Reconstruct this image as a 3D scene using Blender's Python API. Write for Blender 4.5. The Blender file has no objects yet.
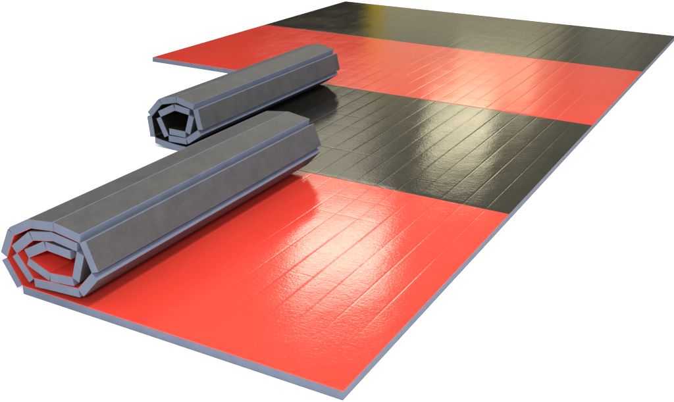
import bpy, bmesh, math, random
from mathutils import Vector, noise

S = bpy.context.scene
C = S.collection
R = math.radians

# ------------------------------------------------------------------ camera
cam_data = bpy.data.cameras.new('camera')
cam = bpy.data.objects.new('camera', cam_data)
C.objects.link(cam)
cam.location = (0.97358, -1.87529, 1.49240)
cam.rotation_euler = (1.183046, -0.016134, 0.498523)
cam_data.sensor_width = 36.0
cam_data.lens = 864.64 / 674.0 * 36.0
cam_data.clip_start = 0.05
cam_data.clip_end = 500
S.camera = cam

# ------------------------------------------------------------------ exposure
S.view_settings.view_transform = 'Standard'
S.view_settings.look = 'None'
S.view_settings.exposure = 0.0
S.view_settings.gamma = 1.0
S.cycles.use_denoising = True
S.cycles.max_bounces = 8

# ------------------------------------------------------------------ surroundings (light of the hall)
world = bpy.data.worlds.new('World')
S.world = world
world.use_nodes = True
nt = world.node_tree
nt.nodes.clear()
N = nt.nodes.new
L = nt.links.new


def wmath(op, a, b=None, c=None):
    n = N('ShaderNodeMath')
    n.operation = op
    for i, v in enumerate((a, b, c)):
        if v is None:
            continue
        if isinstance(v, (int, float)):
            n.inputs[i].default_value = v
        else:
            L(v, n.inputs[i])
    return n.outputs[0]


def wstep(v, lo, hi):
    n = N('ShaderNodeMapRange')
    n.interpolation_type = 'SMOOTHSTEP'
    L(v, n.inputs['Value'])
    n.inputs['From Min'].default_value = lo
    n.inputs['From Max'].default_value = hi
    return n.outputs['Result']


def wmix(f, a, b):
    n = N('ShaderNodeMix')
    n.data_type = 'RGBA'
    if isinstance(f, (int, float)):
        n.inputs[0].default_value = f
    else:
        L(f, n.inputs[0])
    for i, v in ((6, a), (7, b)):
        if isinstance(v, tuple):
            n.inputs[i].default_value = (*v, 1)
        else:
            L(v, n.inputs[i])
    return n.outputs[2]


tc = N('ShaderNodeTexCoord')
sep = N('ShaderNodeSeparateXYZ')
L(tc.outputs['Generated'], sep.inputs[0])
az = wmath('MULTIPLY', wmath('ARCTAN2', sep.outputs[0], sep.outputs[1]), 57.29578)     # 0 = +Y, to the right positive
el = wmath('MULTIPLY', wmath('ARCSINE', sep.outputs[2]), 57.29578)

BEIGE = (0.60, 0.55, 0.36)
DARK = (0.03, 0.026, 0.02)
YELLOW = (0.72, 0.52, 0.0)
# far wall, left to right: dark opening, yellow post, lit beige wall, darker bay, wall again
low = wmix(wstep(az, -26.5, -26.2), DARK, YELLOW)
low = wmix(wstep(el, 11.9, 12.6), low, wmix(wstep(az, -27.0, -25.5), DARK, (0.45, 0.40, 0.24)))
low = wmix(wstep(az, -25.4, -25.1), low, BEIGE)
low = wmix(wstep(az, -14.3, -13.4), low, (0.25, 0.235, 0.17))
low = wmix(wstep(az, -12.8, -11.9), low, (0.36, 0.34, 0.26))
low = wmix(wstep(az, -9.8, -8.6), low, (0.24, 0.225, 0.17))
# the wall above: bright panel left, dimmer in the middle
mid = wmix(wstep(az, -27.0, -24.8), (1.5, 1.4, 1.05), (0.34, 0.32, 0.235))
mid = wmix(wstep(az, -34.5, -31.5), (0.12, 0.11, 0.08), mid)
mid = wmix(wstep(el, 24.5, 29.0), mid, (0.30, 0.28, 0.21))
mid = wmix(wstep(az, -15.0, -12.0), mid, (0.26, 0.24, 0.18))
far = wmix(wstep(el, 14.2, 16.2), low, mid)
far = wmix(wstep(az, 25.0, 60.0), far, (1.25, 1.32, 1.55))
# overhead ceiling glow
up = wmix(wstep(el, 34.0, 52.0), far, (1.6, 1.5, 1.35))
# the room behind the camera, cooler
back = wmix(wstep(el, 30.0, 50.0), (0.92, 1.0, 1.22), (1.6, 1.55, 1.5))
allc = wmix(wstep(wmath('ABSOLUTE', az), 75.0, 110.0), up, back)
# added fill light: unseen bright band left of the mats, lifting the rolls' floor shadow
left = wmath('MULTIPLY', wstep(wmath('MULTIPLY', az, -1.0), 62.0, 75.0), wstep(az, -150.0, -130.0))
left = wmath('MULTIPLY', left, wmath('MULTIPLY', wstep(el, 18.0, 30.0), wmath('SUBTRACT', 1.0, wstep(el, 55.0, 75.0))))
allc = wmix(left, allc, (2.9, 2.9, 2.9))
bg = N('ShaderNodeBackground')
bg.inputs['Strength'].default_value = 1.0
L(allc, bg.inputs['Color'])
out = N('ShaderNodeOutputWorld')
L(bg.outputs[0], out.inputs[0])


def lamp(name, loc, size, power, color, target=None):
    d = bpy.data.lights.new(name, 'AREA')
    d.shape = 'RECTANGLE'
    d.size, d.size_y = size
    d.energy = power
    d.color = color
    o = bpy.data.objects.new(name, d)
    o.location = loc
    if target is not None:
        o.rotation_euler = (Vector(target) - Vector(loc)).to_track_quat('-Z', 'Y').to_euler()
    C.objects.link(o)
    return o


WARM = (1.0, 0.90, 0.60)
# row of ceiling lamps running away over the far side of the mats: their glare lies on the vinyl
lamp('ceiling_lamp', (-3.3, 6.2, 3.0), (1.1, 0.9), 19, (1.0, 0.92, 0.76), (-0.4, 1.0, 0))
lamp('ceiling_lamp', (-3.8, 11.3, 3.0), (1.05, 1.1), 12, WARM, (-0.6, 2.4, 0))
lamp('ceiling_lamp', (-4.3, 14.6, 3.0), (1.6, 1.2), 6.5, WARM, (-1.0, 4.0, 0))
# the lamp straight above
lamp('ceiling_lamp', (1.5, 1.1, 5.0), (0.6, 0.6), 300, (1.0, 0.95, 0.87), (-0.5, 0.8, 0))

# the photographer's lamp beside the camera
lamp('photo_lamp', (0.75, -2.15, 1.95), (0.35, 0.35), 72, (0.94, 0.97, 1.0), (-0.9, 0.4, 0.1))

# ------------------------------------------------------------------ sizes
W = 1.524        # width of one mat strip
T = 0.034        # full thickness
P = 0.108        # slat pitch
TV = 0.0016      # vinyl skin
NS = 30
LEN = P * NS     # 3.24 m


# ------------------------------------------------------------------ materials
def mat(name):
    m = bpy.data.materials.new(name)
    m.use_nodes = True
    n = m.node_tree
    b = n.nodes['Principled BSDF']
    return m, n, b


def tex_noise(n, vec, scale, detail=4, rough=0.55):
    t = n.nodes.new('ShaderNodeTexNoise')
    t.inputs['Scale'].default_value = scale
    t.inputs['Detail'].default_value = detail
    t.inputs['Roughness'].default_value = rough
    n.links.new(vec, t.inputs['Vector'])
    return t.outputs['Fac']


def mapping(n, vec, scale):
    m = n.nodes.new('ShaderNodeMapping')
    m.inputs['Scale'].default_value = scale
    n.links.new(vec, m.inputs['Vector'])
    return m.outputs[0]


def ramp(n, v, a, b, ca, cb):
    m = n.nodes.new('ShaderNodeMapRange')
    n.links.new(v, m.inputs['Value'])
    m.inputs['From Min'].default_value = a
    m.inputs['From Max'].default_value = b
    m.inputs['To Min'].default_value = ca
    m.inputs['To Max'].default_value = cb
    return m.outputs[0]


def vinyl(name, c1, c2, rlo, rhi):
    m, n, b = mat(name)
    co = n.nodes.new('ShaderNodeTexCoord').outputs['Object']
    big = tex_noise(n, co, 2.3, 3)
    mix = n.nodes.new('ShaderNodeMix')
    mix.data_type = 'RGBA'
    n.links.new(ramp(n, big, 0.3, 0.7, 0, 1), mix.inputs[0])
    mix.inputs[6].default_value = (*c1, 1)
    mix.inputs[7].default_value = (*c2, 1)
    n.links.new(mix.outputs[2], b.inputs['Base Color'])
    sm = tex_noise(n, mapping(n, co, (1.0, 0.5, 1)), 7.0, 5, 0.6)
    n.links.new(ramp(n, sm, 0.3, 0.7, rlo, rhi), b.inputs['Roughness'])
    b.inputs['IOR'].default_value = 1.5
    # leather-like grain and faint cross wrinkles
    grain = tex_noise(n, co, 115.0, 3, 0.5)
    wrinkle = tex_noise(n, mapping(n, co, (38, 60, 30)), 1.0, 4, 0.62)
    wave = tex_noise(n, co, 5.0, 2, 0.5)
    b1 = n.nodes.new('ShaderNodeBump')
    b1.inputs['Strength'].default_value = 1.0
    b1.inputs['Distance'].default_value = 0.0012
    n.links.new(wave, b1.inputs['Height'])
    b2 = n.nodes.new('ShaderNodeBump')
    b2.inputs['Strength'].default_value = 1.0
    b2.inputs['Distance'].default_value = 0.00045
    n.links.new(wrinkle, b2.inputs['Height'])
    n.links.new(b1.outputs[0], b2.inputs['Normal'])
    b3 = n.nodes.new('ShaderNodeBump')
    b3.inputs['Strength'].default_value = 1.0
    b3.inputs['Distance'].default_value = 0.0003
    n.links.new(grain, b3.inputs['Height'])
    n.links.new(b2.outputs[0], b3.inputs['Normal'])
    n.links.new(b3.outputs[0], b.inputs['Normal'])
    return m


RED = vinyl('red_vinyl', (0.46, 0.031, 0.020), (0.49, 0.035, 0.023), 0.07, 0.15)
BLACK = vinyl('black_vinyl', (0.009, 0.0085, 0.007), (0.013, 0.012, 0.010), 0.07, 0.15)


def foam(name, c1, c2, rough, speck):
    m, n, b = mat(name)
    co = n.nodes.new('ShaderNodeTexCoord').outputs['Object']
    t = tex_noise(n, co, 14.0, 6, 0.65)
    mix = n.nodes.new('ShaderNodeMix')
    mix.data_type = 'RGBA'
    n.links.new(ramp(n, t, 0.3, 0.7, 0, 1), mix.inputs[0])
    mix.inputs[6].default_value = (*c1, 1)
    mix.inputs[7].default_value = (*c2, 1)
    sp = tex_noise(n, co, 330.0, 2, 0.6)
    mix2 = n.nodes.new('ShaderNodeMix')
    mix2.data_type = 'RGBA'
    n.links.new(ramp(n, sp, 0.62, 0.80, 0, speck), mix2.inputs[0])
    n.links.new(mix.outputs[2], mix2.inputs[6])
    mix2.inputs[7].default_value = (0.34, 0.34, 0.35, 1)
    n.links.new(mix2.outputs[2], b.inputs['Base Color'])
    b.inputs['Roughness'].default_value = rough
    b.inputs['Specular IOR Level'].default_value = 0.35
    g = tex_noise(n, co, 260.0, 3, 0.6)
    bp = n.nodes.new('ShaderNodeBump')
    bp.inputs['Strength'].default_value = 0.6
    bp.inputs['Distance'].default_value = 0.0006
    n.links.new(g, bp.inputs['Height'])
    n.links.new(bp.outputs[0], b.inputs['Normal'])
    return m


CUT = foam('cut_foam', (0.082, 0.098, 0.138), (0.102, 0.119, 0.163), 0.75, 0.25)
SKIN = foam('foam_skin', (0.033, 0.033, 0.034), (0.049, 0.049, 0.050), 0.55, 0.35)

FLOOR, fn, fb = mat('white_floor')
fco = fn.nodes.new('ShaderNodeTexCoord').outputs['Object']
fr = fn.nodes.new('ShaderNodeMix')
fr.data_type = 'RGBA'
fn.links.new(tex_noise(fn, fco, 1.5, 3), fr.inputs[0])
fr.inputs[6].default_value = (0.95, 0.95, 0.95, 1)
fr.inputs[7].default_value = (0.97, 0.97, 0.97, 1)
fn.links.new(fr.outputs[2], fb.inputs['Base Color'])
fb.inputs['Roughness'].default_value = 0.9
fb.inputs['Specular IOR Level'].default_value = 0.1


# ------------------------------------------------------------------ helpers
def link(name, bm, mats, parent=None, smooth=False):
    me = bpy.data.meshes.new(name)
    bm.normal_update()
    bm.to_mesh(me)
    bm.free()
    for m in mats:
        me.materials.append(m)
    if smooth:
        for p in me.polygons:
            p.use_smooth = True
    o = bpy.data.objects.new(name, me)
    C.objects.link(o)
    if parent is not None:
        o.parent = parent
    return o


def prism(bm, prof, y0, y1, skew=0.0, bev=0.0, outer=False):
    """closed x-z outline prof pushed from y0 to y1; skew = shift in x at the far end"""
    a = [bm.verts.new((x, y0, z)) for x, z in prof]
    b = [bm.verts.new((x + skew, y1, z)) for x, z in prof]
    n = len(prof)
    fs = [bm.faces.new(a), bm.faces.new(b[::-1])]
    for i in range(n):
        j = (i + 1) % n
        fs.append(bm.faces.new((a[j], a[i], b[i], b[j])))
    bmesh.ops.recalc_face_normals(bm, faces=fs)
    if bev:
        es = {e for f in fs for e in f.edges}
        if outer:                                            # the two long outer edges get the wide chamfer
            es = {e for e in es if set(e.verts) in ({a[2], b[2]}, {a[3], b[3]})}
        bmesh.ops.bevel(bm, geom=list(es), offset=bev, segments=2, profile=0.5, affect='EDGES')


# floor
fbm = bmesh.new()
bmesh.ops.create_grid(fbm, x_segments=4, y_segments=4, size=60)
fl = link('floor', fbm, [FLOOR])
fl['kind'] = 'structure'


def crease_profile(seed):
    """x stations over the whole strip with a height each slat gives: shallow crown, sharp crease between"""
    rnd = random.Random(seed)
    tilt = [rnd.uniform(-0.0007, 0.0007) for _ in range(NS + 1)]
    return tilt


def vinyl_height(x, y, tilt, near_fade, y0):
    u = -x / P
    k = min(int(u), NS - 1)
    f = u - k
    crown = 0.00035 * math.sin(math.pi * max(0, min(1, f)))
    t = tilt[k] * (f - 0.5) * 0.35
    # distance to the closest crease
    d = min(f, 1 - f) * P
    kk = k if f < 0.5 else k + 1
    n = noise.noise(Vector((kk * 3.7, y * 1.6, y0 * 5.1)))
    fade = 1.0
    if near_fade:                      # the creases die out towards the front edge
        s = 0.16 + 0.30 * noise.noise(Vector((kk * 1.3, 7.7, 0)))
        fade = max(0.0, min(1.0, (y - y0 - s) / 0.35))
    amp = (0.55 + 0.55 * n) * fade * (0.0 if kk in (0, NS) else 1.0) * max(0.06, min(1.0, (x + 2.3) / 0.9))
    g = -0.0005 * amp * math.exp(-(d / 0.0023) ** 2) + 0.00014 * amp * math.exp(-((d - 0.0075) / 0.004) ** 2)
    fade *= max(0.1, min(1.0, (x + 2.3) / 0.9))
    low = 0.0005 * noise.noise(Vector((x * 1.3, y * 0.9, 3.3 + y0)))
    # faint folds across the slats, as from packing, each broken up along its run
    c = (y - y0 + 0.012 * noise.noise(Vector((x * 0.8, 0, y0)))) / 0.190
    r = round(c)
    dc = abs(c - r) * 0.190
    band = max(0.0, min(1.0, (x + 2.4) / 0.5)) * max(0.0, min(1.0, (-0.25 - x) / 0.5))
    ac = max(0.0, noise.noise(Vector((x * 2.1, r * 4.3 + y0, 4.7))) + 0.4) * band * fade
    g -= 0.00055 * ac * math.exp(-(dc / 0.0045) ** 2)
    return crown * (0.3 + 0.7 * fade) + t * fade + g + low


def flat_vinyl(bm, x_left, skew, y0, y1, seed, near_fade, lift=None):
    tilt = crease_profile(seed)
    n_vis = int(math.ceil(-x_left / P - 1e-6))
    xs = [0.0, -0.0008, -0.002]
    for k in range(n_vis + 1):
        xc = -k * P
        for o in (0.020, 0.011, 0.0075, 0.005, 0.003, 0.0015, 0, -0.0015, -0.003, -0.005, -0.0075, -0.011, -0.020, -0.035, -0.054, -0.073):
            x = xc + o
            if x_left + 0.0025 < x < -0.0025:
                xs.append(x)
    xs += [x_left + 0.002, x_left + 0.0008, x_left]
    xs = sorted(set(round(x, 5) for x in xs), reverse=True)
    m = 420
    ys = [y0, y0 + 0.0008, y0 + 0.002] + [y0 + (y1 - y0) * j / m for j in range(1, m)] + [y1 - 0.002, y1 - 0.0008, y1]
    zb = T - TV
    grid = []
    for y in ys:
        row = []
        q = (y - y0) / (y1 - y0)
        for x in xs:
            e = min(-x, x - x_left, y - y0, y1 - y)
            drop = 0.0 if e >= 0.002 else (0.0012 if e < 0.0004 else 0.0004)
            inner = max(0.0, min(1.0, e / 0.03))
            z = T + vinyl_height(x, y, tilt, near_fade, y0) * inner - drop
            if lift:
                z += lift(x)
            sx = x + skew * q * max(0.0, min(1.0, x / x_left)) ** 2
            row.append(bm.verts.new((sx, y, z)))
        grid.append(row)
    for j in range(len(ys) - 1):
        for i in range(len(xs) - 1):
            f = bm.faces.new((grid[j][i], grid[j + 1][i], grid[j + 1][i + 1], grid[j][i + 1]))
            f.smooth = True
    # skirt down to the foam
    ring = [grid[0][i] for i in range(len(xs))] + [grid[j][-1] for j in range(1, len(ys))] + \
           [grid[-1][i] for i in range(len(xs) - 2, -1, -1)] + [grid[j][0] for j in range(len(ys) - 2, 0, -1)]
    low = []
    for v in ring:
        low.append(bm.verts.new((v.co.x, v.co.y, zb + (lift(v.co.x) if lift else 0))))
    n = len(ring)
    for i in range(n):
        j = (i + 1) % n
        bm.faces.new((ring[i], ring[j], low[j], low[i]))


def rolled_vinyl(bm, H, y0, y1, skew):
    """thin vinyl sheet along the inside of the hinge line"""
    pts = [Vector((H[0][0] + 0.010, H[0][1] - 0.0012))] + [Vector(h) for h in H]
    ins = []
    for i, p in enumerate(pts):
        d = Vector((0, 0))
        if i > 0:
            d += (p - pts[i - 1]).normalized()
        if i < len(pts) - 1:
            d += (pts[i + 1] - p).normalized()
        d.normalize()
        ins.append(p + Vector((d.y, -d.x)) * TV * 0.9)      # travelling clockwise: inside is to the right
    prof = [(p.x, p.y) for p in pts] + [(p.x, p.y) for p in reversed(ins)]
    a = [bm.verts.new((x, y0, z)) for x, z in prof]
    b = [bm.verts.new((x + skew, y1, z)) for x, z in prof]
    n = len(prof)
    h = n // 2
    for i in range(n):
        j = (i + 1) % n
        bm.faces.new((a[j], a[i], b[i], b[j]))
    for i in range(h - 1):
        bm.faces.new((a[i], a[i + 1], a[n - 2 - i], a[n - 1 - i]))
        bm.faces.new((b[i + 1], b[i], b[n - 1 - i], b[n - 2 - i]))


def slat(parent, p, q, y0, y1, skew, rnd, turn0, turn1):
    """one foam slat between two hinges, standing outward from the hinge line"""
    p, q = Vector(p), Vector(q)
    d = (q - p).normalized()
    nrm = Vector((-d.y, d.x))                               # outward
    g = -0.0001
    th = T - TV
    a, b = p + d * g, q - d * g
    # the cut lets the foam swell into the opening joint a little: shallow bends close up, sharp ones gape
    def swell(turn):
        return (min(th * math.tan(max(0.0, turn) / 2) * 0.92, 0.0048) if turn < R(36) else 0.0012) - 0.0002
    e0, e1 = swell(turn0), swell(turn1)
    prof = [a, b, b + nrm * th + d * e1, a + nrm * th - d * e0]
    bm = bmesh.new()
    j0, j1 = rnd.uniform(-0.0015, 0.0015), rnd.uniform(-0.003, 0.003)
    prism(bm, [(v.x, v.y) for v in prof], y0 + j0, y1 + j1, skew, 0.0017, True)
    bm.normal_update()
    for f in bm.faces:
        k = f.normal.x * nrm.x + f.normal.z * nrm.y
        f.material_index = 1 if k > 0.93 else 0
    return link('foam_slat', bm, [CUT, SKIN], parent)


def make_mat(name, label, row, vin, hinges, skew=0.0, lift=None, near_fade=False, seed=1):
    y0, y1 = row * W + 0.0003, (row + 1) * W - 0.0003
    root = bpy.data.objects.new(name, None)
    C.objects.link(root)
    x_left = hinges[0][0] if hinges else -LEN
    root.location = (x_left / 2, (y0 + y1) / 2, 0)
    bpy.context.view_layer.update()
    root['label'] = label
    root['category'] = 'floor mat'
    root['group'] = 'strips of the sports floor'
    rnd = random.Random(seed)
    bmf = bmesh.new()
    e = 0.0005
    if lift:
        st = [-0.0 - e] + [x_left * 0.5] + [x_left + s for s in (0.5, 0.4, 0.3, 0.2, 0.13, 0.06, 0.0)]
        prof = [(x, T - TV + lift(x)) for x in st] + [(x, 0.0005 + lift(x)) for x in reversed(st)]
        prism(bmf, prof, y0 + e, y1 - e, 0)
    else:
        prism(bmf, [(-e, T - TV), (x_left + e, T - TV), (x_left + e, 0.0005), (-e, 0.0005)], y0 + e, y1 - e, 0, 0.0008)
    if skew:
        for v in bmf.verts:
            v.co.x += skew * (v.co.y - y0) / (y1 - y0) * max(0.0, min(1.0, v.co.x / x_left)) ** 2
    base = link('foam_base', bmf, [CUT], root)
    bmv = bmesh.new()
    flat_vinyl(bmv, x_left, skew, y0, y1, seed, near_fade, lift)
    if hinges:
        rolled_vinyl(bmv, hinges, y0 + 0.001, y1 - 0.001, skew)
    top = link('vinyl_top', bmv, [vin], root)
    parts = [base, top]
    turns = []
    for i in range(len(hinges)):
        if 0 < i < len(hinges) - 1:
            u = Vector(hinges[i]) - Vector(hinges[i - 1])
            v = Vector(hinges[i + 1]) - Vector(hinges[i])
            turns.append(math.atan2(u.y * v.x - u.x * v.y, u.dot(v)))
        else:
            turns.append(0.0)
    for i in range(len(hinges) - 1):
        parts.append(slat(root, hinges[i], hinges[i + 1], y0, y1, skew, rnd, turns[i], turns[i + 1]))
    inv = root.matrix_world.inverted()
    for o in parts:
        o.matrix_parent_inverse = inv
    return root


# hinge lines (x, z): from the flat part round the spiral to the core
ROLL_A = [(-1.295, .0350), (-1.355, .130), (-1.305, .227), (-1.214, .276), (-1.105, .2895), (-0.991, .273), (-.949, .173),
          (-1.021, .094), (-1.124, .087), (-1.232, .078), (-1.299, .160), (-1.211, .231), (-1.115, .251), (-1.007, .238),
          (-1.042, .132), (-1.148, .121), (-1.243, .156), (-1.150, .208), (-1.041, .201)]
ROLL_B = [(-1.953, .054), (-1.967, .164), (-1.893, .242), (-1.796, .266), (-1.691, .243), (-1.666, .139), (-1.748, .081),
          (-1.860, .078), (-1.906, .172), (-1.809, .222), (-1.719, .211), (-1.748, .117), (-1.854, .117)]

make_mat('rollout_mat', 'red mat strip in the foreground, its left end rolled into the largest grey roll', 0, RED, ROLL_A,
         skew=-0.018, near_fade=True, seed=11)


def curl(x):
    t = max(0.0, min(1.0, (-1.72 - x) / 0.233))
    return 0.0195 * t * t


make_mat('rollout_mat', 'black mat strip between two red ones, its left end rolled into the smaller roll', 1, BLACK, ROLL_B,
         skew=-0.025, lift=curl, seed=22)
make_mat('rollout_mat', 'red mat strip lying fully flat between the two black strips', 2, RED, [], seed=33)
make_mat('rollout_mat', 'black mat strip lying fully flat at the far edge', 3, BLACK, [], seed=44)
